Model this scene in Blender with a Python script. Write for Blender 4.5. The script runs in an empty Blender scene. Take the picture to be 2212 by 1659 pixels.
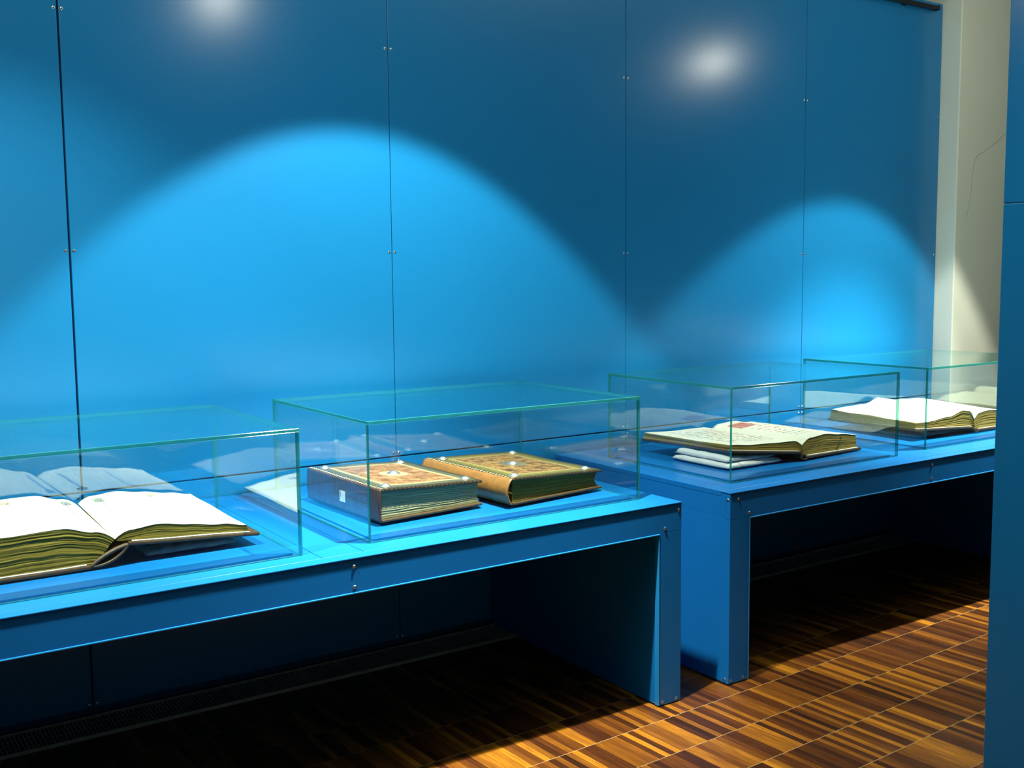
import bpy, bmesh, math, random
from mathutils import Vector, Matrix, noise

SC = bpy.context.scene
COL = SC.collection
random.seed(4)

# ------------------------------------------------------------------ camera
CAM_D, CAM_H, YAW, PITCH, ROLL, FPX = 3.8747, 1.5506, .5935, .1014, -.0101, 2295.86
fw = Vector((math.sin(YAW), math.cos(YAW), 0)); rt = Vector((math.cos(YAW), -math.sin(YAW), 0)); up = Vector((0, 0, 1))
f2 = fw * math.cos(PITCH) - up * math.sin(PITCH); u2 = up * math.cos(PITCH) + fw * math.sin(PITCH)
r3 = rt * math.cos(ROLL) + u2 * math.sin(ROLL); u3 = u2 * math.cos(ROLL) - rt * math.sin(ROLL)
cd = bpy.data.cameras.new('camera'); cam = bpy.data.objects.new('camera', cd); COL.objects.link(cam)
cam.matrix_world = Matrix(((r3.x, u3.x, -f2.x, 0), (r3.y, u3.y, -f2.y, -CAM_D), (r3.z, u3.z, -f2.z, CAM_H), (0, 0, 0, 1)))
cd.sensor_width = 36; cd.lens = 36 * FPX / 2212; cd.clip_start = .05; cd.clip_end = 60
SC.camera = cam

# ------------------------------------------------------------------ colour management, world, lamps
SC.view_settings.view_transform = 'Standard'; SC.view_settings.look = 'None'
SC.view_settings.exposure = 0.0; SC.view_settings.gamma = 1.0
SC.view_settings.use_curve_mapping = False
SC.cycles.max_bounces = 10; SC.cycles.transparent_max_bounces = 40; SC.cycles.glossy_bounces = 6
SC.cycles.sample_clamp_indirect = 6.0

W = bpy.data.worlds.new('world'); SC.world = W; W.use_nodes = True
W.node_tree.nodes['Background'].inputs[0].default_value = (.6, .75, .8, 1)
W.node_tree.nodes['Background'].inputs[1].default_value = .02

LAMP_COL = (1.0, .98, .83)
def spot(loc, axis, half, power, radius=.03, blend=.18, color=LAMP_COL):
    l = bpy.data.lights.new('track_or_fill_spot', 'SPOT'); l.energy = power; l.spot_size = math.radians(2 * half)
    l.spot_blend = blend; l.shadow_soft_size = radius; l.color = color
    o = bpy.data.objects.new('track_or_fill_spot', l); COL.objects.link(o); o.location = loc
    o.rotation_euler = Vector(axis).to_track_quat('-Z', 'Y').to_euler(); return o
def spill(loc, power, radius=.04, color=LAMP_COL):
    l = bpy.data.lights.new('lamp_spill_light', 'POINT'); l.energy = power; l.shadow_soft_size = radius; l.color = color
    o = bpy.data.objects.new('lamp_spill_light', l); COL.objects.link(o); o.location = loc; return o
LAMPS = [((1.80, -1.30, 2.905), (.03, .335, -.941), 41.0, 275, (1.80, -.86, .78), 28, 950, .18),
         ((5.10, -1.30, 2.925), (-.15, .25, -.957), 39.3, 205, (4.85, -.76, .78), 32, 1000, .2),
         ((.10, -1.35, 2.905), (.22, .56, -.80), 31.5, 110, (.70, -.76, .78), 25, 540, .7)]
for loc, ax, half, flood, aim, hh, hot, bl in LAMPS:
    spot(loc, ax, half, flood, blend=bl)                                      # flood of the beam
    spot(loc, Vector(aim) - Vector(loc), hh, hot, blend=1.0)                  # its brighter heart, aimed at the books
    spill(loc, 14)
# unseen fill lamps, added for ambient and mirrored light: one washes the opposite wall, one the blue partition, two throw light up on the ceiling
spot((1.4, -5.7, 3.4), (0, -2.3, -1.65), 24, 300, .05, 1.0)
spot((1.35, -3.5, 3.6), (.90, .45, -2.0), 24, 170, .05, 1.0)
for x in (.2, 4.2):
    spot((x, -1.9, 2.75), (0, .0, 1), 75, 170, .06, 1.0, (.88, 1.0, .88))

# ------------------------------------------------------------------ node helpers
class NT:
    def __init__(s, name):
        s.m = bpy.data.materials.new(name); s.m.use_nodes = True; s.t = s.m.node_tree; s.t.nodes.clear()
        s.out = s.t.nodes.new('ShaderNodeOutputMaterial')
    def n(s, typ, **kw):
        nd = s.t.nodes.new(typ)
        for k, v in kw.items(): setattr(nd, k, v)
        return nd
    def set(s, sock, v):
        if hasattr(v, 'links') or isinstance(v, bpy.types.NodeSocket): s.t.links.new(v, sock)
        elif isinstance(v, (tuple, list)) and len(v) == 3 and sock.type == 'RGBA': sock.default_value = (*v, 1)
        else: sock.default_value = v
    def math(s, op, a, b=0.0, c=0.0, clamp=False):
        nd = s.n('ShaderNodeMath', operation=op, use_clamp=clamp)
        for i, v in enumerate((a, b, c)): s.set(nd.inputs[i], v)
        return nd.outputs[0]
    def mix(s, f, a, b):
        nd = s.n('ShaderNodeMix', data_type='RGBA'); s.set(nd.inputs[0], f); s.set(nd.inputs[6], a); s.set(nd.inputs[7], b); return nd.outputs[2]
    def ramp(s, f, stops, interp='LINEAR'):
        nd = s.n('ShaderNodeValToRGB'); cr = nd.color_ramp; cr.interpolation = interp
        while len(cr.elements) < len(stops): cr.elements.new(.5)
        for e, (p, c) in zip(cr.elements, stops): e.position = p; e.color = (*c, 1)
        s.set(nd.inputs[0], f); return nd.outputs[0]
    def vec(s, x, y, z=0.0):
        nd = s.n('ShaderNodeCombineXYZ')
        for i, v in enumerate((x, y, z)): s.set(nd.inputs[i], v)
        return nd.outputs[0]
    def noise(s, v, scale, detail=4, rough=.55):
        nd = s.n('ShaderNodeTexNoise'); s.set(nd.inputs['Vector'], v); nd.inputs['Scale'].default_value = scale
        nd.inputs['Detail'].default_value = detail; nd.inputs['Roughness'].default_value = rough; return nd.outputs[0]
    def xyz(s, v):
        nd = s.n('ShaderNodeSeparateXYZ'); s.set(nd.inputs[0], v); return nd.outputs
    def obj(s): return s.n('ShaderNodeTexCoord').outputs['Object']
    def uv(s): return s.n('ShaderNodeTexCoord').outputs['UV']
    def white(s, v):
        nd = s.n('ShaderNodeTexWhiteNoise', noise_dimensions='3D'); s.set(nd.inputs['Vector'], v); return nd.outputs[0]
    def bump(s, h, strength=.3, dist=.002):
        nd = s.n('ShaderNodeBump'); s.set(nd.inputs['Height'], h); nd.inputs['Strength'].default_value = strength
        nd.inputs['Distance'].default_value = dist; return nd.outputs[0]
    def bsdf(s, col, rough=.5, metal=0., spec=.5, normal=None, **kw):
        nd = s.n('ShaderNodeBsdfPrincipled'); s.set(nd.inputs['Base Color'], col); s.set(nd.inputs['Roughness'], rough)
        s.set(nd.inputs['Metallic'], metal); s.set(nd.inputs['Specular IOR Level'], spec)
        if normal is not None: s.set(nd.inputs['Normal'], normal)
        for k, v in kw.items(): s.set(nd.inputs[k.replace('_', ' ')], v)
        return nd.outputs[0]
    def end(s, sh): s.t.links.new(sh, s.out.inputs[0]); return s.m

def simple(name, col, rough=.5, metal=0., spec=.5, var=.06, vscale=6, bump=0., bscale=80, **kw):
    k = NT(name); o = k.obj(); n1 = k.noise(o, vscale)
    c = k.mix(n1, tuple(min(1, v * (1 - var)) for v in col), tuple(min(1, v * (1 + var)) for v in col))
    nm = k.bump(k.noise(o, bscale), bump) if bump else None
    return k.end(k.bsdf(c, rough, metal, spec, nm, **kw))

BLUE = (.008, .195, .47)
M = {}
M['blue_wall'] = simple('blue_lacquered_panel', BLUE, .25, spec=.5, var=.04, vscale=1.5)
M['blue_table'] = simple('blue_lacquered_table', (.006, .15, .47), .28, spec=.3, var=.04, vscale=2)
M['blue_trim'] = simple('blue_lacquer_edge', (.012, .22, .56), .25, var=.03)
M['gap'] = simple('dark_joint', (.006, .07, .19), .8)
M['plaster'] = simple('white_plaster', (.74, .78, .66), .85, spec=.2, var=.03, vscale=3, bump=.15, bscale=40)
M['white_wall'] = simple('white_wall_paint', (.62, .65, .62), .9, spec=.2, var=.03, bump=.1, bscale=60)
M['crack'] = simple('plaster_crack', (.25, .25, .2), .9)
M['chrome'] = simple('chrome_steel', (.8, .8, .76), .22, metal=1., var=.1, vscale=300)
M['slot'] = simple('screw_recess', (.03, .03, .03), .6)
M['black_metal'] = simple('black_metal', (.012, .012, .014), .4, var=.2)
M['grille'] = simple('grey_aluminium_grille', (.42, .44, .38), .5, metal=.3, var=.2, vscale=20)
M['pit'] = simple('convector_shaft', (.008, .008, .007), .9)
M['board_edge'] = simple('worn_board_leather', (.065, .036, .011), .55, var=.6, vscale=60, bump=.4, bscale=200)
M['spine_tan'] = simple('tan_spine_leather', (.28, .125, .028), .42, var=.5, vscale=35, bump=.4, bscale=120)
M['spine_dark'] = simple('dark_spine_leather', (.075, .032, .016), .38, var=.5, vscale=40, bump=.4, bscale=120)
M['old_leather'] = simple('old_brown_leather', (.06, .032, .011), .5, var=.7, vscale=40, bump=.5, bscale=150)
M['brass'] = simple('aged_brass', (.62, .50, .28), .28, metal=1., var=.25, vscale=60)
M['silver'] = simple('worn_silvered_metal', (.85, .80, .72), .38, metal=1., var=.15, vscale=60)
M['label'] = simple('paper_label', (.80, .82, .74), .8)
M['stitch'] = simple('pale_stitching', (.75, .66, .42), .6)
M['cloth'] = simple('white_cushion_cloth', (.80, .82, .80), .55, var=.05, vscale=30, bump=.5, bscale=60)

def glass_face():
    k = NT('clear_case_glass'); lw = k.n('ShaderNodeLayerWeight'); lw.inputs[0].default_value = .5
    fr = k.math('MULTIPLY_ADD', k.math('POWER', lw.outputs['Facing'], 5.0), .925, .075)
    t = k.n('ShaderNodeBsdfTransparent'); t.inputs[0].default_value = (.95, .985, .975, 1)
    g = k.n('ShaderNodeBsdfGlossy'); g.inputs['Roughness'].default_value = .0; g.inputs[0].default_value = (.95, 1, .98, 1)
    mx = k.n('ShaderNodeMixShader'); k.set(mx.inputs[0], fr); k.set(mx.inputs[1], t.outputs[0]); k.set(mx.inputs[2], g.outputs[0])
    return k.end(mx.outputs[0])
def glass_edge():
    k = NT('green_glass_edge')
    p = k.bsdf((.02, .21, .20), .12, spec=.6)
    t = k.n('ShaderNodeBsdfTransparent'); t.inputs[0].default_value = (.25, .75, .66, 1)
    mx = k.n('ShaderNodeMixShader'); mx.inputs[0].default_value = .4; k.set(mx.inputs[1], p); k.set(mx.inputs[2], t.outputs[0])
    return k.end(mx.outputs[0])
def film():
    k = NT('crumpled_clear_film'); o = k.obj(); nz = k.noise(o, 26, 3)
    b = k.bump(nz, .8, .01)
    p = k.bsdf((.75, .82, .80), .12, spec=.7, normal=b)
    t = k.n('ShaderNodeBsdfTransparent'); t.inputs[0].default_value = (.85, .92, .92, 1)
    mx = k.n('ShaderNodeMixShader'); k.set(mx.inputs[0], k.math('MULTIPLY_ADD', nz, -.6, .9)); k.set(mx.inputs[1], p); k.set(mx.inputs[2], t.outputs[0])
    return k.end(mx.outputs[0])
M['glass'] = glass_face(); M['glass_edge'] = glass_edge(); M['film'] = film()

def floor_mat():
    k = NT('striped_mosaic_parquet'); o = k.obj()
    mp = k.n('ShaderNodeMapping'); mp.inputs['Rotation'].default_value = (0, 0, math.radians(-2.4)); mp.inputs['Location'].default_value = (.013, .018, 0)
    k.set(mp.inputs[0], o); x, y, z = k.xyz(mp.outputs[0])
    ROW, STR = .213, .0245
    yr = k.math('DIVIDE', y, ROW); row = k.math('FLOOR', yr); fy = k.math('FRACT', yr)
    xo = k.math('ADD', k.math('DIVIDE', x, STR), k.math('MULTIPLY', row, .37)); st = k.math('FLOOR', xo); fx = k.math('FRACT', xo)
    r = k.white(k.vec(st, row, 0.)); r2 = k.white(k.vec(st, row, 7.3))
    grp = k.noise(k.vec(k.math('MULTIPLY', st, .33), k.math('MULTIPLY', row, 5.1)), 1.0, 1)
    grain = k.noise(k.vec(k.math('MULTIPLY', x, 260), k.math('MULTIPLY', y, 9), k.math('MULTIPLY', r, 30)), 1.0, 5, .6)
    v = k.math('ADD', k.math('MULTIPLY', r, .46), k.math('ADD', k.math('MULTIPLY', grain, .52), k.math('MULTIPLY', grp, .40)))
    v = k.math('SUBTRACT', v, .20)
    c = k.ramp(v, [(.14, (.016, .006, .003)), (.34, (.046, .014, .004)), (.5, (.095, .030, .005)), (.64, (.17, .062, .007)), (.78, (.36, .145, .011)), (.95, (.55, .25, .022))])
    ey = k.math('MINIMUM', fy, k.math('SUBTRACT', 1., fy)); ex = k.math('MINIMUM', fx, k.math('SUBTRACT', 1., fx))
    seam = k.math('LESS_THAN', ey, .007)
    joint = k.math('LESS_THAN', ex, .02)
    c = k.mix(k.math('MULTIPLY', joint, .45), c, (.02, .008, .003))
    c = k.mix(k.math('MULTIPLY', seam, .55), c, (.42, .30, .14))
    scr = k.noise(k.vec(k.math('MULTIPLY', x, 3), k.math('MULTIPLY', y, 3)), 4, 6)
    rough = k.math('MULTIPLY_ADD', scr, .25, .25)
    b = k.bump(k.math('SUBTRACT', k.math('MULTIPLY', grain, .5), k.math('MULTIPLY', seam, .6)), .15, .001)
    return k.end(k.bsdf(c, rough, spec=.2, normal=b))
M['floor'] = floor_mat()

def edge_mat(name, dark, mid, light, lines=46):
    k = NT(name); u, v, _ = k.xyz(k.uv())
    w = k.math('ADD', v, k.math('MULTIPLY', k.math('SUBTRACT', k.noise(k.vec(u, v), 3.5, 2), .5), .05))
    n1 = k.noise(k.vec(k.math('MULTIPLY', u, 1.6), k.math('MULTIPLY', w, lines)), 1.0, 4, .65)
    n2 = k.noise(k.vec(k.math('MULTIPLY', u, .7), k.math('MULTIPLY', w, 11)), 1.0, 2)
    f = k.math('ADD', k.math('MULTIPLY', n1, .7), k.math('MULTIPLY', n2, .3))
    c = k.ramp(f, [(.30, dark), (.48, mid), (.66, light)])
    return k.end(k.bsdf(c, .75, spec=.2, normal=k.bump(n1, .5, .002)))
M['edge_olive'] = edge_mat('aged_page_edges', (.035, .027, .003), (.13, .10, .010), (.32, .255, .045))
M['edge_gold'] = edge_mat('golden_page_edges', (.09, .05, .006), (.26, .165, .022), (.52, .38, .10))
M['edge_grey'] = edge_mat('cream_page_edges', (.13, .12, .055), (.26, .24, .12), (.50, .45, .24), 60)

def page_mat(name, rows, ink, strength, red=.0, init=None, vine=None):
    k = NT(name); u, v, _ = k.xyz(k.uv()); base = k.mix(k.noise(k.vec(u, v), 5, 5), (.80, .76, .62), (.90, .88, .78))
    vr = k.math('MULTIPLY', v, rows); row = k.math('FLOOR', vr); fv = k.math('FRACT', vr)
    band = k.math('MULTIPLY', k.math('GREATER_THAN', fv, .28), k.math('LESS_THAN', fv, .66))
    words = k.math('GREATER_THAN', k.noise(k.vec(k.math('MULTIPLY', u, 26), k.math('MULTIPLY', row, 3.7)), 1.0, 3), .47)
    let = k.math('GREATER_THAN', k.noise(k.vec(k.math('MULTIPLY', u, 110), k.math('MULTIPLY', vr, 2.2)), 1.0, 1), .44)
    mar = k.math('MULTIPLY', k.math('MULTIPLY', k.math('GREATER_THAN', u, .16), k.math('LESS_THAN', u, .82)),
                 k.math('MULTIPLY', k.math('GREATER_THAN', v, .16), k.math('LESS_THAN', v, .90)))
    mk = k.math('MULTIPLY', k.math('MULTIPLY', band, words), k.math('MULTIPLY', let, mar))
    isred = k.math('LESS_THAN', k.white(k.vec(row, 3.1, k.math('FLOOR', k.math('MULTIPLY', u, 5)))), red)
    inkc = k.mix(isred, ink, (.45, .05, .03))
    c = k.mix(k.math('MULTIPLY', mk, strength), base, inkc)
    for (u0, u1, v0, v1, col, st) in (init or []):
        inside = k.math('MULTIPLY', k.math('MULTIPLY', k.math('GREATER_THAN', u, u0), k.math('LESS_THAN', u, u1)),
                        k.math('MULTIPLY', k.math('GREATER_THAN', v, v0), k.math('LESS_THAN', v, v1)))
        nz = k.math('GREATER_THAN', k.noise(k.vec(k.math('MULTIPLY', u, 60), k.math('MULTIPLY', v, 60)), 1.0, 2), .45)
        c = k.mix(k.math('MULTIPLY', inside, k.math('MULTIPLY_ADD', nz, st * .6, st * .4)), c, col)
    for (ax, pos, a0, a1, wid, col, st) in (vine or []):      # slim painted border stem that wavers
        a, b = (u, v) if ax == 'u' else (v, u)
        wob = k.math('MULTIPLY', k.math('SUBTRACT', k.noise(k.vec(k.math('MULTIPLY', b, 7), pos), 1.0, 2), .5), .06)
        dd = k.math('ABSOLUTE', k.math('SUBTRACT', k.math('ADD', a, wob), pos))
        rag = k.math('MULTIPLY_ADD', k.noise(k.vec(k.math('MULTIPLY', u, 40), k.math('MULTIPLY', v, 40)), 1.0, 2), wid * 2, -wid * .35)
        inside = k.math('MULTIPLY', k.math('LESS_THAN', dd, rag), k.math('MULTIPLY', k.math('GREATER_THAN', b, a0), k.math('LESS_THAN', b, a1)))
        c = k.mix(k.math('MULTIPLY', inside, st), c, col)
    return k.end(k.bsdf(c, .7, spec=.25))
VINE = (.16, .11, .30)
M['page_vine'] = page_mat('painted_parchment_page', 11, (.30, .27, .22), .10, 0,
    [(.09, .17, .78, .90, (.06, .16, .08), .9), (.55, .62, .83, .90, (.30, .18, .05), .9)],
    [('u', .14, .18, .86, .022, VINE, .7), ('v', .16, .12, .80, .016, VINE, .65), ('u', .56, .2, .86, .016, VINE, .65)])
M['page_text'] = page_mat('written_parchment_page', 15, (.12, .07, .06), .8, .4)
M['page_initial'] = page_mat('illuminated_parchment_page', 15, (.12, .07, .06), .8, .4, [(.10, .36, .70, .88, (.50, .05, .04), .85)])
M['page_plain'] = page_mat('pale_parchment_page', 13, (.5, .45, .38), .12)

def cover_mat(name, wid, dep, bands, ctr, med):
    k = NT(name); u, v, _ = k.xyz(k.uv())
    eu = k.math('MULTIPLY', k.math('MINIMUM', u, k.math('SUBTRACT', 1., u)), wid); ev = k.math('MULTIPLY', k.math('MINIMUM', v, k.math('SUBTRACT', 1., v)), dep)
    d = k.math('MULTIPLY', k.math('MINIMUM', eu, ev), 5.0)
    n1 = k.noise(k.vec(k.math('MULTIPLY', u, wid), k.math('MULTIPLY', v, dep)), 22, 6, .65)
    n2 = k.noise(k.vec(k.math('MULTIPLY', u, wid), k.math('MULTIPLY', v, dep)), 90, 4, .6)
    d2 = k.math('ADD', d, k.math('MULTIPLY', k.math('SUBTRACT', n2, .5), .06))
    c = k.ramp(d2, bands)
    cc = k.ramp(n1, ctr)
    c = k.mix(k.math('GREATER_THAN', d2, bands[-1][0]), c, cc)
    du = k.math('MULTIPLY', k.math('SUBTRACT', u, .5), wid); dv = k.math('MULTIPLY', k.math('SUBTRACT', v, .5), dep)
    r = k.math('SQRT', k.math('ADD', k.math('MULTIPLY', du, du), k.math('MULTIPLY', dv, dv)))
    ring = k.math('LESS_THAN', r, k.math('MULTIPLY_ADD', n2, .02, .045))
    c = k.mix(k.math('MULTIPLY', ring, .7), c, med)
    wear = k.ramp(n2, [(.35, (.35, .35, .35)), (.55, (1, 1, 1))])
    mm = k.n('ShaderNodeMix', data_type='RGBA', blend_type='MULTIPLY'); mm.inputs[0].default_value = .6; k.set(mm.inputs[6], c); k.set(mm.inputs[7], wear)
    return k.end(k.bsdf(mm.outputs[2], .42, spec=.5, normal=k.bump(k.math('ADD', n1, k.math('MULTIPLY', n2, .5)), .5, .003)))
M['cover_tan'] = cover_mat('tooled_tan_cover', .42, .53,
    [(0, (.022, .016, .005)), (.07, (.045, .036, .012)), (.12, (.085, .08, .04)), (.25, (.11, .105, .055)), (.29, (.50, .40, .20)), (.34, (.42, .30, .13)), (.38, (.20, .10, .035))],
    [(.34, (.13, .055, .018)), (.5, (.29, .135, .045)), (.66, (.44, .25, .10))], (.55, .42, .24))
M['cover_brown'] = cover_mat('worn_brown_cover', .44, .56,
    [(0, (.025, .02, .006)), (.06, (.05, .045, .01)), (.16, (.12, .10, .016)), (.30, (.19, .155, .03)), (.36, (.36, .27, .10)), (.42, (.16, .09, .025))],
    [(.36, (.055, .022, .010)), (.47, (.19, .095, .022)), (.58, (.33, .19, .05)), (.70, (.10, .045, .02))], (.10, .13, .11))

# ------------------------------------------------------------------ mesh helpers
ORIG = {}
def org(o): return ORIG.get(o.name, Vector((0, 0, 0)))
class MB:
    def __init__(s): s.v, s.f, s.uv, s.mi = [], [], [], []
    def add(s, verts, faces, uvs=None, mi=0):
        b = len(s.v); s.v += [tuple(p) for p in verts]
        for i, f in enumerate(faces):
            s.f.append(tuple(b + j for j in f)); s.mi.append(mi); s.uv.append(uvs[i] if uvs else None)
        return s
    def box(s, x0, x1, y0, y1, z0, z1, mi=0, fm=None):
        v = [(x, y, z) for z in (z0, z1) for y in (y0, y1) for x in (x0, x1)]
        f = [(0, 2, 3, 1), (4, 5, 7, 6), (0, 1, 5, 4), (2, 6, 7, 3), (0, 4, 6, 2), (1, 3, 7, 5)]   # bottom top front back left right
        b = len(s.v); s.v += v
        for i, q in enumerate(f):
            s.f.append(tuple(b + j for j in q)); s.mi.append(fm[i] if fm else mi); s.uv.append(None)
        return s
    def grid(s, fn, nu, nv, mi=0, flip=False, uvfn=None):
        vs = [fn(i / nu, j / nv) for j in range(nv + 1) for i in range(nu + 1)]; fs, uvs = [], []
        for j in range(nv):
            for i in range(nu):
                q = [(i, j), (i + 1, j), (i + 1, j + 1), (i, j + 1)]
                if flip: q = q[::-1]
                fs.append([b * (nu + 1) + a for a, b in q]); uvs.append([(uvfn(a / nu, b / nv) if uvfn else (a / nu, b / nv)) for a, b in q])
        return s.add(vs, fs, uvs, mi)
    def tube(s, pts, rad, n=8, mi=0, closed=False):
        vs, fs = [], []; pts = [Vector(p) for p in pts]; N = len(pts)
        for i, p in enumerate(pts):
            d = (pts[min(i + 1, N - 1)] - pts[max(i - 1, 0)]).normalized()
            a = d.cross(Vector((0, 0, 1)))
            if a.length < .05: a = d.cross(Vector((1, 0, 0)))
            a.normalize(); b = d.cross(a); r = rad[i] if isinstance(rad, (list, tuple)) else rad
            for j in range(n):
                t = 2 * math.pi * j / n; vs.append(p + (a * math.cos(t) + b * math.sin(t)) * r)
        for i in range(N - 1):
            for j in range(n):
                fs.append((i * n + j, i * n + (j + 1) % n, (i + 1) * n + (j + 1) % n, (i + 1) * n + j))
        fs.append(tuple(range(n))[::-1]); fs.append(tuple((N - 1) * n + j for j in range(n)))
        return s.add(vs, fs, None, mi)
    def lathe(s, prof, c, ax=(0, 0, 1), n=16, mi=0):
        q = Vector((0, 0, 1)).rotation_difference(Vector(ax)); vs, fs = [], []
        for r, z in prof:
            for j in range(n):
                t = 2 * math.pi * j / n; vs.append(q @ Vector((r * math.cos(t), r * math.sin(t), z)) + Vector(c))
        for i in range(len(prof) - 1):
            for j in range(n): fs.append((i * n + j, i * n + (j + 1) % n, (i + 1) * n + (j + 1) % n, (i + 1) * n + j))
        fs.append(tuple(range(n))[::-1]); fs.append(tuple((len(prof) - 1) * n + j for j in range(n)))
        return s.add(vs, fs, None, mi)
    def build(s, name, mats, parent=None, bevel=0., seg=2, smooth=False, bmat=-1, merge=0., loc=None):
        me = bpy.data.meshes.new(name); L = Vector(loc) if loc is not None else (org(parent) if parent else Vector((0, 0, 0)))
        me.from_pydata([tuple(Vector(p) - L) for p in s.v], [], s.f)
        for m in (mats if isinstance(mats, (list, tuple)) else [mats]): me.materials.append(m)
        me.polygons.foreach_set('material_index', s.mi)
        if any(s.uv):
            ul = me.uv_layers.new(name='UVMap')
            for p, u in zip(me.polygons, s.uv):
                for k, li in enumerate(p.loop_indices): ul.data[li].uv = u[k] if u else (0, 0)
        bm = bmesh.new(); bm.from_mesh(me)
        if merge: bmesh.ops.remove_doubles(bm, verts=bm.verts, dist=merge)
        bmesh.ops.recalc_face_normals(bm, faces=bm.faces)
        bm.to_mesh(me); bm.free()
        if smooth: me.polygons.foreach_set('use_smooth', [True] * len(me.polygons))
        o = bpy.data.objects.new(name, me); COL.objects.link(o)
        if parent: o.parent = parent; ORIG[o.name] = org(parent)
        elif loc is not None: o.location = loc; ORIG[o.name] = L
        if bevel:
            b = o.modifiers.new('bevel', 'BEVEL'); b.width = bevel; b.segments = seg; b.limit_method = 'ANGLE'; b.material = bmat
        return o
def tag(o, label=None, cat=None, group=None, kind=None):
    if label: o['label'] = label
    if cat: o['category'] = cat
    if group: o['group'] = group
    if kind: o['kind'] = kind
    return o
def thing(name, loc, label, cat, group=None):
    o = bpy.data.objects.new(name, None); o.empty_display_size = .1; COL.objects.link(o); o.location = loc
    ORIG[o.name] = Vector(loc); return tag(o, label, cat, group)
def structure(o): o['kind'] = 'structure'; return o

def screw_mesh(r=.0055):
    mb = MB(); mb.lathe([(r, 0), (r * 1.02, .0012), (r * .8, .0024), (r * .42, .0030)], (0, 0, 0), n=14)
    for a in (0, 1):
        w, l = r * .13, r * .55
        x, y = (l, w) if a else (w, l)
        mb.box(-x, x, -y, y, .0025, .0034, 1)
    return mb
SCREW = None
def screw(parent, pos, nrm, spin=0.):
    global SCREW
    if SCREW is None:
        o = screw_mesh().build('screw', [M['chrome'], M['slot']]); SCREW = o
    else:
        o = SCREW.copy(); COL.objects.link(o)
    o.parent = parent; o.location = Vector(pos) - org(parent)
    o.rotation_euler = (Vector((0, 0, 1)).rotation_difference(Vector(nrm)).to_matrix().to_4x4() @ Matrix.Rotation(spin, 4, 'Z')).to_euler()
    o['label'] = 'small chrome cross-head screw'
    return o

# ------------------------------------------------------------------ the room
T = .74
structure(MB().box(-4, 9, -8, 2.2, -.05, 0).build('floor', M['floor']))
structure(MB().box(-4, 9, -8, 2.2, 3.75, 3.8).build('ceiling', M['white_wall']))
structure(MB().box(-4, 9, -8.1, -8, 0, 3.75).build('wall_front', M['white_wall']))
structure(MB().box(-4.1, -4, -8, 2.2, 0, 3.75).build('wall_left', M['white_wall']))
structure(MB().box(9, 9.1, -8, 2.2, 0, 3.75).build('wall_far_right', M['white_wall']))

X0, PW, XE, ZS = .798, 1.235, 5.671, .8116
wb = structure(MB().box(-4, XE - .004, .022, .10, 0, 3.10).build('wall_back', M['gap']))
xs = [X0 + PW * n for n in range(-4, 4)] + [XE]
for a, b in zip(xs[:-1], xs[1:]):
    gl = .0036 if abs(a - X0) < .01 else .0014; gr = .0036 if abs(b - X0) < .01 else .0014
    if b == XE: gr = 0
    MB().box(max(a, -4) + gl, b - gr, 0, .022, ZS + .003, 3.10).build('wall_panel', M['blue_wall'], wb, bevel=.0012)
    MB().box(max(a, -4) + gl, b - gr, 0, .022, .035, ZS - .003).build('wall_panel', M['blue_wall'], wb, bevel=.0012)
for x in xs[4:]:
    for z in (.045, ZS - .018, ZS + .016, 1.6506, 2.4561):
        for sx in ((-.013, .013) if x != XE else (-.02,)):
            screw(wb, (x + sx, 0, z), (0, -1, 0), random.random() * 1.5)

wr = MB()
wr.box(XE + .004, 9, -.123, 2.2, 0, 3.75)
wr = structure(wr.build('wall_right', M['plaster'], bevel=.006))
ck = [(6.19, 2.40), (6.05, 2.315), (5.935, 2.255), (5.87, 2.232), (5.845, 2.20), (5.832, 2.14), (5.822, 2.05), (5.80, 1.93), (5.775, 1.84)]
MB().tube([(x, -.1232, z) for x, z in ck], [.0009, .0012, .001, .0014, .0012, .0009, .0011, .0008, .0005], 5).build('crack', M['crack'], wr)

wp = structure(MB().box(2.30, 2.46, -7.95, -2.51, 0, 3.75).build('wall_partition', M['gap']))
for z0, z1 in ((.0, 1.6997), (1.7003, 3.75)):
    MB().box(2.256, 2.30, -7.95, -2.50, z0, z1).build('wall_panel', M['blue_wall'], wp, bevel=.002)

# ------------------------------------------------------------------ track rail at the head of the wall, floor grille
rl = thing('track_rail', (3.0, -.02, 3.062), 'slim black metal rail along the top of the blue wall, ending by the white pillar', 'rail')
mb = MB().box(-1.0, 5.575, -.036, -.004, 3.052, 3.072); mb.build('rail_bar', M['black_metal'], rl, bevel=.002)
MB().box(5.575, 5.592, -.040, -.002, 3.048, 3.076).build('end_cap', M['black_metal'], rl, bevel=.003)
for x in (.5, 2.2, 3.9, 5.3):
    MB().box(x - .02, x + .02, -.004, 0, 3.045, 3.079).build('wall_bracket', M['black_metal'], rl)

gr = thing('floor_grille', (2.4, -.11, 0), 'long dark metal floor grille along the foot of the blue wall under the tables', 'grille')
GX0, GX1 = -.6, 5.55
MB().box(GX0, GX1, -.185, -.022, .0005, .0015).build('shaft', M['pit'], gr)
mb = MB()
for y0, y1 in ((-.192, -.184), (-.024, -.016)): mb.box(GX0, GX1, y0, y1, .0005, .013)
for x0, x1 in ((GX0 - .008, GX0), (GX1, GX1 + .008)): mb.box(x0, x1, -.192, -.016, .0005, .013)
mb.build('frame', M['grille'], gr, bevel=.001)
mb = MB(); x = GX0 + .006
while x < GX1 - .004:
    mb.box(x, x + .005, -.184, -.024, .002, .011); x += .0135
for y in (-.145, -.104, -.063): mb.box(GX0, GX1, y - .002, y + .002, .0016, .006)
mb.build('slats', M['grille'], gr)

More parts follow.
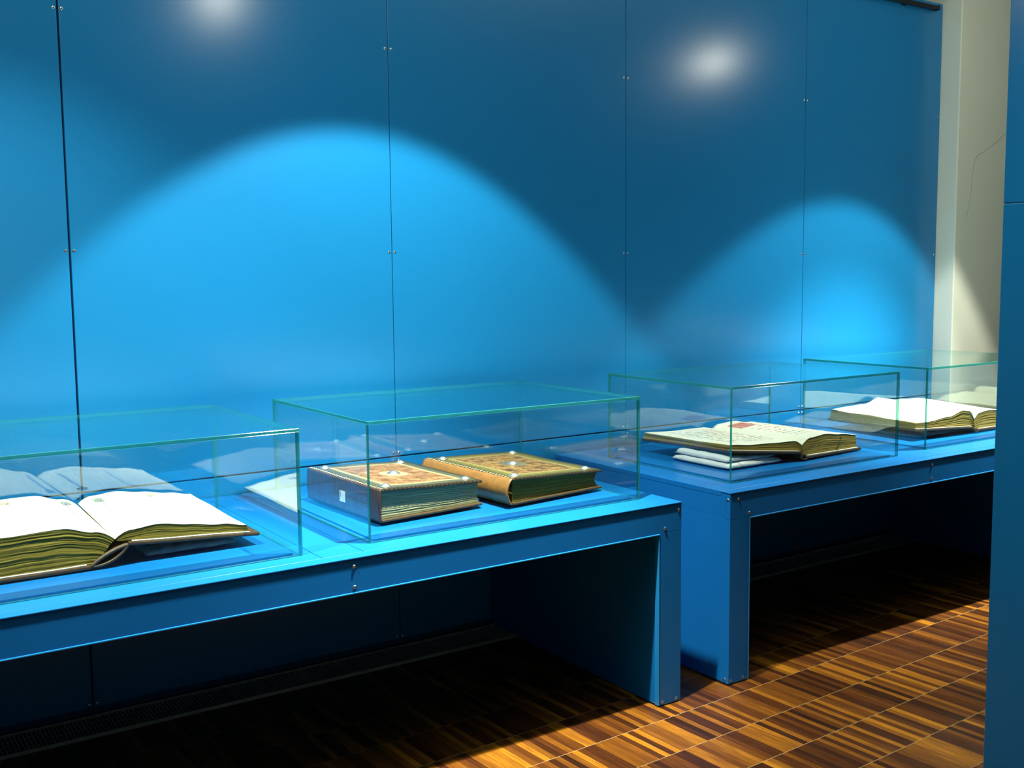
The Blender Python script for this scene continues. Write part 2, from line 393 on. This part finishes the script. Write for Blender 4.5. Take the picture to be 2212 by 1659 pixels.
# ------------------------------------------------------------------ display tables
YF, YB = -1.107, -.012
def table(xl, xr, boards, label, xm, leftvis):
    t = thing('display_table', ((xl + xr) / 2, (YF + YB) / 2, 0), label, 'table', None)
    LEG, ZF = .1035, .637
    mb = MB().box(xl, xr, YF + .0222, YB, ZF + .012, T - .0185); mb.box(xl, xr, YF + .0222, -1.0615, T - .0185, T - .0042); mb.build('top_core', M['blue_table'], t)
    # top: front border strip, back strip, lift-out boards with fine joints
    MB().box(xl - .002, xr + .002, YF - .003, -1.0615, T - .004, T).build('top_border', M['blue_table'], t, bevel=.0012)
    MB().box(xl - .002, xr + .002, -.0615, YB, T - .018, T).build('top_border', M['blue_table'], t, bevel=.0018)
    for a, b in zip(boards[:-1], boards[1:]):
        MB().box(a + .0012, b - .0012, -1.0603, -.0627, T - .018, T).build('top_board', M['blue_table'], t, bevel=.0006, seg=1)
    # apron boards, front in two lengths
    MB().box(xl, xr, YF, YF + .022, ZF, T - .0042).build('apron', M['blue_table'], t, bevel=.0012)
    # side panels down to the floor
    for a, b in ((xl, xl + LEG), (xr - LEG, xr)):
        MB().box(a, b, YF, YB, .004, ZF - .0002).build('side_panel', M['blue_table'], t, bevel=.0015)
        MB().box(a, b, YF + .0225, YB, ZF, ZF + .0115).build('side_panel_cap', M['blue_table'], t)
        MB().box(a + .006, b - .006, YF + .01, YB - .006, .0, .004).build('foot_plate', M['black_metal'], t)
    # bright lip that frames the opening
    MB().box(xl + LEG, xr - LEG, YF - .0028, YF + .03, ZF - .006, ZF - .0004).build('opening_trim', M['blue_trim'], t, bevel=.002)
    for a in (xl + LEG, xr - LEG - .004):
        MB().box(a, a + .004, YF - .0015, YF + .02, .005, ZF - .0065).build('opening_trim', M['blue_trim'], t, bevel=.001)
    for z in (.7135, .652):
        screw(t, (xm, YF, z), (0, -1, 0), random.random())
    for x, z in ((xr - .014, .712), (xr - .079, .653), (xl + .042, .712), (xl + .100, .653), (xr - .021, .016), (xr - .088, .016), (xl + .078, .016), (xl + .012, .016)):
        screw(t, (x, YF, z), (0, -1, 0), random.random())
    screw(t, (xl, YF + .012, .712), (-1, 0, 0)); screw(t, (xl, YF + .02, .02), (-1, 0, 0)); screw(t, (xr - LEG, YF + .022, .016), (-1, 0, 0))
    return t
table(.045, 2.595, [.043, .097, 1.229, 1.361, 2.545, 2.597], 'long blue lacquered display table in the left foreground, carrying the pair of closed books', 1.3065, False)
table(2.84, 5.39, [2.838, 2.91, 4.065, 4.195, 5.335, 5.392], 'long blue lacquered display table further back on the right, beside the white pillar', 4.072, True)

# ------------------------------------------------------------------ glass cases
HB, G, BASE = 1.1164, .009, T + .006
def case(x0, x1, yf, yb, label):
    c = thing('glass_display_case', ((x0 + x1) / 2, (yf + yb) / 2, T), label, 'display case', 'glass cases on the blue tables')
    z0, z1 = T + .0006, HB - G
    E = 1
    def pane(name, a, fm): MB().box(*a, fm=fm).build(name, [M['glass'], M['glass_edge']], c, bevel=.0011, seg=1, bmat=1)
    pane('front_pane', (x0, x1, yf, yf + G, z0, z1 - .0003), [E, E, 0, 0, E, E])
    pane('back_pane', (x0, x1, yb - G, yb, z0, z1 - .0003), [E, E, 0, 0, E, E])
    pane('side_pane', (x0, x0 + G, yf + G + .0003, yb - G - .0003, z0, z1 - .0003), [E, E, E, E, 0, 0])
    pane('side_pane', (x1 - G, x1, yf + G + .0003, yb - G - .0003, z0, z1 - .0003), [E, E, E, E, 0, 0])
    pane('top_pane', (x0, x1, yf, yb, z1, HB), [0, 0, E, E, E, E])
    b = MB().box(x0 + .022, x1 - .022, yf + .022, yb - .022, T + .0006, BASE).build('base_plate', M['blue_table'], c, bevel=.001)
    return c
case(.130, 1.196, -.995, -.235, 'glass case around the big open book at the left edge of the photo')
case(1.418, 2.503, -.988, -.2205, 'glass case around the two closed leather books')
case(2.976, 4.009, -.979, -.2236, 'glass case around the open book resting on a white cushion')
case(4.256, 5.290, -.948, -.2248, 'furthest glass case, in front of the white pillar')

# ------------------------------------------------------------------ books
def lerp(a, b, t): return a + (b - a) * t
def nz(x, y, z=0.): return noise.noise(Vector((x, y, z)))
def block(fn, nl, M4, uvs=1.0, seed=0, rag=.0012, inset=.0):
    """text block: stacked rings of leaves round the (s,t) square; fn(s,t,w) gives the point"""
    rnd = random.Random(seed); mb = MB(); n = M4
    per = [(i / n, 0) for i in range(n)] + [(1, i / n) for i in range(n)] + [(1 - i / n, 1) for i in range(n)] + [(0, 1 - i / n) for i in range(n)]
    N = len(per); vs = []
    offs = [rnd.uniform(-1, 1) for _ in range(nl + 1)]
    for k in range(nl + 1):
        w = k / nl
        for i, (s, t) in enumerate(per):
            a = offs[k] * rag * (.6 + .8 * nz(s * 5 + seed, t * 5, k * .9))
            c = Vector(fn(.5, .5, w)); p = Vector(fn(s, t, w)); d = (p - c); d.z = 0
            vs.append(p + d.normalized() * a)
    fs, uv = [], []
    for k in range(nl):
        for i in range(N):
            j = (i + 1) % N
            fs.append((k * N + i, k * N + j, (k + 1) * N + j, (k + 1) * N + i))
            a, b = i / n * uvs, (i + 1) / n * uvs
            uv.append([(a, k / nl), (b, k / nl), (b, (k + 1) / nl), (a, (k + 1) / nl)])
    mb.add(vs, fs, uv)
    g = max(8, n // 2)
    mb.grid(lambda s, t: fn(s, t, 1.), g, g); mb.grid(lambda s, t: fn(s, t, 0.), g, g, flip=True)
    return mb
def slab(fn, th, ns, nt, edge=0.):
    """board: top surface fn(s,t) -> point, thickness th downward"""
    mb = MB(); top = lambda s, t: Vector(fn(s, t)); bot = lambda s, t: Vector(fn(s, t)) - Vector((0, 0, th))
    mb.grid(top, ns, nt); mb.grid(bot, ns, nt, flip=True)
    for a in (0., 1.):
        mb.grid(lambda s, w: Vector(fn(s, a)) - Vector((0, 0, th * w)), ns, 1, mi=1)
        mb.grid(lambda t, w: Vector(fn(a, t)) - Vector((0, 0, th * w)), nt, 1, mi=1)
    return mb

def boss(parent, p, r=.013, mat='silver', name='corner_boss', ring=True):
    mb = MB(); prof = [(r * 1.5, 0), (r * 1.45, r * .14), (r * 1.05, r * .2)] if ring else []
    prof += [(r, r * .22), (r * .92, r * .38), (r * .72, r * .54), (r * .45, r * .64), (r * .1, r * .68)]
    mb.lathe(prof, p, n=20); o = mb.build(name, M[mat], parent, smooth=True); return o

def closed_book(loc, C, zb, zs, zf, label, cover, spine, edge, fore, bulge, seed):
    """C = FL, FR, BL, BR corners on the plan; spine on the left; zs / zf heights of the top at spine and fore-edge"""
    FL, FR, BL, BR = [Vector((*c, 0)) for c in C]
    def pl(s, t): return lerp(lerp(FL, FR, s), lerp(BL, BR, s), t)
    def pt(s, t, z): p = pl(s, t); return Vector((p.x, p.y, z))
    b = thing('closed_book', loc, label, 'book')
    TH = .009
    ztop = lambda s, t: lerp(zs, zf, s) + .002 * nz(s * 3 + seed, t * 3)
    slab(lambda s, t: pt(s, t, zb + TH + .0015 * nz(s * 3, t * 3 + seed)), TH, 12, 12).build('bottom_board', [M['board_edge'], M['board_edge']], b, bevel=.003, merge=1e-5)
    slab(lambda s, t: pt(s, t, ztop(s, t)), TH, 16, 16).build('top_board', [M[cover], M['board_edge']], b, bevel=.003, merge=1e-5)
    def tb(s, t, w):
        ss = lerp(.012, .975, s); tt = lerp(.026, .974, t)
        if s > .5: ss -= fore * math.sin(math.pi * w) * (s - .5) * 2
        z = lerp(zb + TH, lerp(zs, zf, ss) - TH, w)
        z += .0035 * math.sin(math.pi * w) * nz(ss * 7 + seed, tt * 4, w * 2)
        return pt(ss, tt, z)
    block(tb, 34, 26, 1.0, seed, .0016).build('text_block', M[edge], b, merge=1e-5)
    # spine: curved leather from board to board
    def sp(w, t, out):
        a = lerp(-.5, .5, w) * math.pi
        z = lerp(zb + .001, zs - .001, w); s = (-bulge * math.cos(a) ** .8 if bulge > .01 else -.004 * math.cos(a)) - .004 - out
        return pt(s / .43, t, z)
    mb = MB(); n = 16; m = 22
    band = lambda t: .0022 * sum(math.exp(-((t - c) / .018) ** 2) for c in (.16, .33, .5, .67, .84))
    mb.grid(lambda w, t: sp(w, t, .003 + band(t)), n, m * 2); mb.grid(lambda w, t: sp(w, t, -.0025), n, m * 2, flip=True)
    for t in (0., 1.): mb.grid(lambda w, q: sp(w, t, lerp(.003, -.0025, q)), n, 1)
    for w in (0., 1.): mb.grid(lambda t, q: sp(w, t, lerp(.003 + band(t), -.0025, q)), m * 2, 1)
    mb.build('spine', M[spine], b, smooth=True, merge=1e-5)
    # lacing along the board edges
    mb = MB()
    for i in range(30):
        t = .02 + .96 * i / 29; p = pt(.012, t, ztop(.012, t) + .0006); mb.box(p.x - .007, p.x + .003, p.y - .0014, p.y + .0014, p.z - .001, p.z + .0010)
    mb.build('spine_edge_lacing', M['stitch'], b)
    mb = MB()
    for i in range(24):
        s = .03 + .95 * i / 23; p = pt(s, .004, ztop(s, 0) + .0002); mb.box(p.x - .0018, p.x + .0018, p.y - .004, p.y + .004, p.z - .004, p.z + .0008)
    mb.build('front_edge_lacing', M['old_leather'], b)
    for s, t in ((.10, .09), (.90, .09), (.10, .91), (.90, .91)):
        boss(b, pt(s, t, ztop(s, t) + .0004), .0135, 'silver')
        boss(b, pt(s, t, zb - .0105), .011, 'brass', 'bottom_boss', False)
    boss(b, pt(.5, .5, ztop(.5, .5) + .0004), .016, 'silver', 'centre_boss')
    return b, pt, ztop

BZ = BASE + .0112
b2, pt2, zt2 = closed_book((1.72, -.55, BASE), ((1.540, -.834), (1.948, -.797), (1.514, -.309), (1.92, -.265)), BZ, .868, .845,
    'closed leather book with a tan tooled cover and a dark spine bearing a white label', 'cover_tan', 'spine_dark', 'edge_grey', .008, .0, 3)
p = pt2(-.0262, .46, .80)
mb = MB(); p0 = pt2(-.030, .44, 0); p1 = pt2(-.030, .515, 0)
mb.add([(p0.x, p0.y, .788), (p1.x, p1.y, .788), (p1.x, p1.y, .826), (p0.x, p0.y, .826), (p0.x + .001, p0.y, .788), (p1.x + .001, p1.y, .788), (p1.x + .001, p1.y, .826), (p0.x + .001, p0.y, .826)],
       [(0, 1, 2, 3), (7, 6, 5, 4), (0, 4, 5, 1), (3, 2, 6, 7), (0, 3, 7, 4), (1, 5, 6, 2)])
mb.build('spine_label', M['label'], b2)['label'] = 'small white paper label'
for t in (.12, .80):
    mb = MB(); p = pt2(1.0, t, BZ + .006); mb.box(p.x - .004, p.x + .020, p.y - .009, p.y + .009, p.z - .003, p.z + .003)
    mb.box(p.x + .014, p.x + .022, p.y - .011, p.y + .011, p.z - .004, p.z + .006); mb.build('clasp', M['brass'], b2, bevel=.001)
b3, pt3, zt3 = closed_book((2.23, -.55, BASE), ((2.030, -.868), (2.465, -.815), (1.998, -.315), (2.440, -.262)), BZ, .852, .828,
    'closed leather book with worn brown cover and rounded tan spine, right of the pair', 'cover_brown', 'spine_tan', 'edge_olive', .035, .022, 8)

def open_book(loc, GF, GB, LF, LB, RF, RB, left, right, label, mats, seed, wav=.004, tilt=None):
    """plan corners; left / right = dict(zi, zo board top z at gutter and fore-edge (front, back), th text thickness, prof)"""
    b = thing('open_book', loc, label, 'book'); GFv, GBv = Vector((*GF, 0)), Vector((*GB, 0)); TH = .012
    for side, OF, OB, d in (('l', LF, LB, left), ('r', RF, RB, right)):
        OFv, OBv = Vector((*OF, 0)), Vector((*OB, 0))
        def pl(s, t, OFv=OFv, OBv=OBv): return lerp(lerp(GFv, OFv, s), lerp(GBv, OBv, s), t)
        zi, zo = d['zi'], d['zo']
        def zbd(s, t, zi=zi, zo=zo): return lerp(lerp(zi[0], zo[0], s), lerp(zi[1], zo[1], s), t)
        over = d.get('over', .03); inn = d.get('inn', .04)
        def bd(s, t, pl=pl, zbd=zbd, over=over, inn=inn):
            s2 = lerp(inn, 1 + over, s); t2 = lerp(-.022, 1.022, t); p = pl(s2, t2); return Vector((p.x, p.y, zbd(s2, t2) + .002 * nz(s2 * 2 + seed, t2 * 2)))
        slab(bd, TH, 14, 14).build('cover_board', [M['old_leather'], M['old_leather']], b, bevel=.004, merge=1e-5)
        mb = MB(); mb.grid(lambda s, t: (lambda s2, t2: Vector((*pl(s2, t2).xy, zbd(s2, t2) + .0022 + .002 * nz(s2 * 2 + seed, t2 * 2))))(lerp(inn + .03, 1.022, s), lerp(-.014, 1.014, t)), 14, 14)
        po = mb.build('pastedown', M['label'], b, smooth=True); sm_ = po.modifiers.new('sheet', 'SOLIDIFY'); sm_.thickness = .0018; sm_.offset = -1
        gz = d['gz']; prof = d['prof']
        def hgt(s, prof=prof):
            for (a, ha), (c, hc) in zip(prof[:-1], prof[1:]):
                if s <= c:
                    q = (s - a) / (c - a); q = q * q * (3 - 2 * q) if a > 0 else math.sin(q * math.pi / 2) ** .9; return lerp(ha, hc, q)
            return prof[-1][1]
        def top(s, t, pl=pl, hgt=hgt, zbd=zbd):
            return max(zbd(s, t) + .003, hgt(s) + lerp(0, d_back, t)) + wav * nz(s * 3.2 + seed * 2.1, t * 2.6, seed) * min(1, s * 5)
        d_back = d.get('back', 0.)
        lean = d.get('lean', 0.)
        def tb(s, t, w, pl=pl, top=top, zbd=zbd, lean=lean, d_back=d_back, hgt=hgt, gz=gz):
            base = zbd(s, t); tz = max(base + .003, hgt(s) + lerp(0, d_back, t)) + wav * nz(s * 3.2 + seed * 2.1, t * 2.6, seed) * min(1, s * 5)
            s2 = s - lean * (1 - w) * (1 - s) ** 3 + .025 * (1 - w) * s ** 3
            p = pl(s2, t); z = lerp(base + .0003, tz, w) + .004 * math.sin(math.pi * w) * nz(s * 6 + seed, t * 4, w * 3)
            return Vector((p.x, p.y, z))
        nl = max(12, int(d['nl']))
        blk = block(tb, nl, 32, 1.0, seed + (side == 'r') * 11, d.get('rag', .0014))
        blk.build('text_block', M[mats[0]], b, merge=1e-5)
        mb = MB()
        def pg(s, t, tb=tb):
            p = tb(s, lerp(-.003, 1.003, t), 1.); p.z += .0009; return p
        mb.grid(pg, 44, 30); 
        pgo = mb.build('page', M[mats[1] if side == 'l' else mats[2]], b, smooth=True)
        so = pgo.modifiers.new('sheet', 'SOLIDIFY'); so.thickness = .0006; so.offset = -1
    # spine leather slung between the boards: a flattened, hollow roll
    def sp(w, t, o, bow):
        a0 = lerp(left['spx'][0], right['spx'][0], w); zz = lerp(left['spx'][1], right['spx'][1], w)
        q = math.sin(math.pi * w) ** .8 * bow
        g = lerp(GFv, GBv, lerp(-.024, 1.024, t)); ax = (GBv - GFv).normalized(); nr = Vector((ax.y, -ax.x, 0))
        dx, dz = right['spx'][0] - left['spx'][0], right['spx'][1] - left['spx'][1]; L = math.hypot(dx, dz)
        d = g + nr * (a0 + (q + o) * dz / L); return Vector((d.x, d.y, max(zz - (q + o) * dx / L, BASE + .0012)))
    mb = MB()
    for bow in (left['sag'], -left['sag'] * .45):
        h = left.get('leather', .0035)
        mb.grid(lambda w, t: sp(w, t, h, bow), 18, 24); mb.grid(lambda w, t: sp(w, t, -h, bow), 18, 24, flip=True)
        for t in (0., 1.): mb.grid(lambda w, q: sp(w, t, lerp(h, -h, q), bow), 18, 1)
        for w in (0., 1.): mb.grid(lambda t, q: sp(w, t, lerp(h, -h, q), bow), 24, 1)
    mb.build('spine', M['old_leather'], b, smooth=True, merge=1e-5)
    return b

open_book((.72, -.53, BASE), (.710, -.815), (.727, -.27), (.315, -.815), (.345, -.27), (1.092, -.815), (1.092, -.275),
    dict(zi=(.763, .763), zo=(.7615, .7615), gz=.823, prof=[(0, .824), (.14, .852), (.34, .872), (.62, .871), (.8, .872), (1, .862)], back=-.002, lean=-.14, nl=40, inn=.17, spx=(-.068, .757), sag=.016, leather=.004, spb=.0, rag=.0022),
    dict(zi=(.816, .816), zo=(.790, .790), gz=.823, prof=[(0, .824), (.12, .845), (.30, .851), (.55, .838), (.8, .826), (1, .812)], back=.004, lean=-.03, nl=16, inn=.09, over=.10, spx=(.034, .806)),
    'large open book with white painted pages, at the left edge of the photo', ('edge_olive', 'page_vine', 'page_vine'), 2, .004)
open_book((3.58, -.5, BASE), (3.545, -.835), (3.565, -.27), (3.165, -.785), (3.165, -.255), (3.945, -.80), (3.935, -.27),
    dict(zi=(.790, .790), zo=(.826, .812), gz=.812, prof=[(0, .815), (.12, .838), (.35, .838), (.7, .840), (1, .844)], back=-.006, lean=.0, nl=18, inn=.02, spx=(-.01, .779), sag=.012, spb=.0),
    dict(zi=(.768, .768), zo=(.762, .762), gz=.812, prof=[(0, .815), (.15, .842), (.4, .848), (.7, .836), (1, .818)], back=-.002, lean=-.03, nl=28, inn=.06, over=.085, spx=(.02, .757)),
    'open book with red and black writing, left half raised on a white cushion', ('edge_gold', 'page_text', 'page_initial'), 5, .005)
open_book((4.85, -.5, BASE), (4.835, -.815), (4.90, -.27), (4.405, -.79), (4.445, -.255), (5.225, -.80), (5.25, -.27),
    dict(zi=(.784, .784), zo=(.805, .797), gz=.812, prof=[(0, .818), (.10, .862), (.2, .866), (.45, .846), (.7, .836), (1, .832)], back=.008, lean=.0, nl=22, inn=.03, spx=(-.01, .773), sag=.006, spb=.0, rag=.003),
    dict(zi=(.768, .768), zo=(.762, .762), gz=.812, prof=[(0, .818), (.12, .846), (.35, .852), (.7, .842), (1, .822)], back=.006, lean=-.02, nl=24, inn=.06, spx=(.02, .757)),
    'open book with bare white wavy pages in the furthest case, before the white pillar', ('edge_gold', 'page_plain', 'page_plain'), 9, .008)

# ------------------------------------------------------------------ cushions under the raised halves
def cushion(loc, x0, x1, y0, y1, z0, z1, label, mat, seed, amp, name='cushion', tiltx=0., seam=True):
    n = 22; mb = MB(); rnd = random.Random(seed)
    def pt(u, v, top):
        ex = 1 - abs(2 * u - 1) ** 4; ey = 1 - abs(2 * v - 1) ** 4; h = (max(ex, 0) * max(ey, 0)) ** .24
        zc = z0 + (z1 - z0) * .42
        z = lerp(zc, (z1 + tiltx * (u - .5)) if top else z0, h)
        w = amp * h * nz(u * 6 + seed, v * 6, 3 if top else 9)
        z += w if top else abs(w) * .15
        x = lerp(x0, x1, u) + amp * .9 * nz(v * 5, seed, u * 3); y = lerp(y0, y1, v) + amp * .9 * nz(u * 5, seed + 4, v * 3)
        return Vector((x, y, max(z, BASE + .0006)))
    mb.grid(lambda u, v: pt(u, v, True), n, n); mb.grid(lambda u, v: pt(u, v, False), n, n, flip=True)
    c = thing(name, loc, label, 'cushion', 'support cushions under the open books')
    mb.build('pad', M[mat], c, smooth=True, merge=1e-4)
    return c
cu = cushion((.95, -.60, BASE), .80, 1.075, -.79, -.36, BASE + .0005, .772, 'crumpled clear film cushion under the right half of the large open book', 'film', 4, .006)
mb = MB(); mb.grid(lambda u, v: Vector((1.06 + .085 * u, -.50 + .17 * v + .02 * u, .756 + .022 * u * (1 - v) + .006 * nz(u * 5, v * 5, 1))), 10, 10)
fo = mb.build('loose_film', M['film'], cu, smooth=True); s_ = fo.modifiers.new('sheet', 'SOLIDIFY'); s_.thickness = .0006
cw = cushion((3.29, -.62, BASE), 3.125, 3.455, -.815, -.47, BASE + .0005, .776, 'white puffy cushion under the left half of the book with red writing', 'cloth', 7, .007, tiltx=-.006)
cw2 = cushion((3.29, -.62, BASE), 3.135, 3.43, -.80, -.48, .7735, .796, 'x', 'cloth', 17, .005, tiltx=-.022)
for ch in list(cw2.children): ch.parent = cw
bpy.data.objects.remove(cw2)
cushion((4.66, -.60, BASE), 4.46, 4.83, -.76, -.40, BASE + .0005, .771, 'crumpled clear film cushion under the open book in the furthest case', 'film', 12, .005, tiltx=-.014)
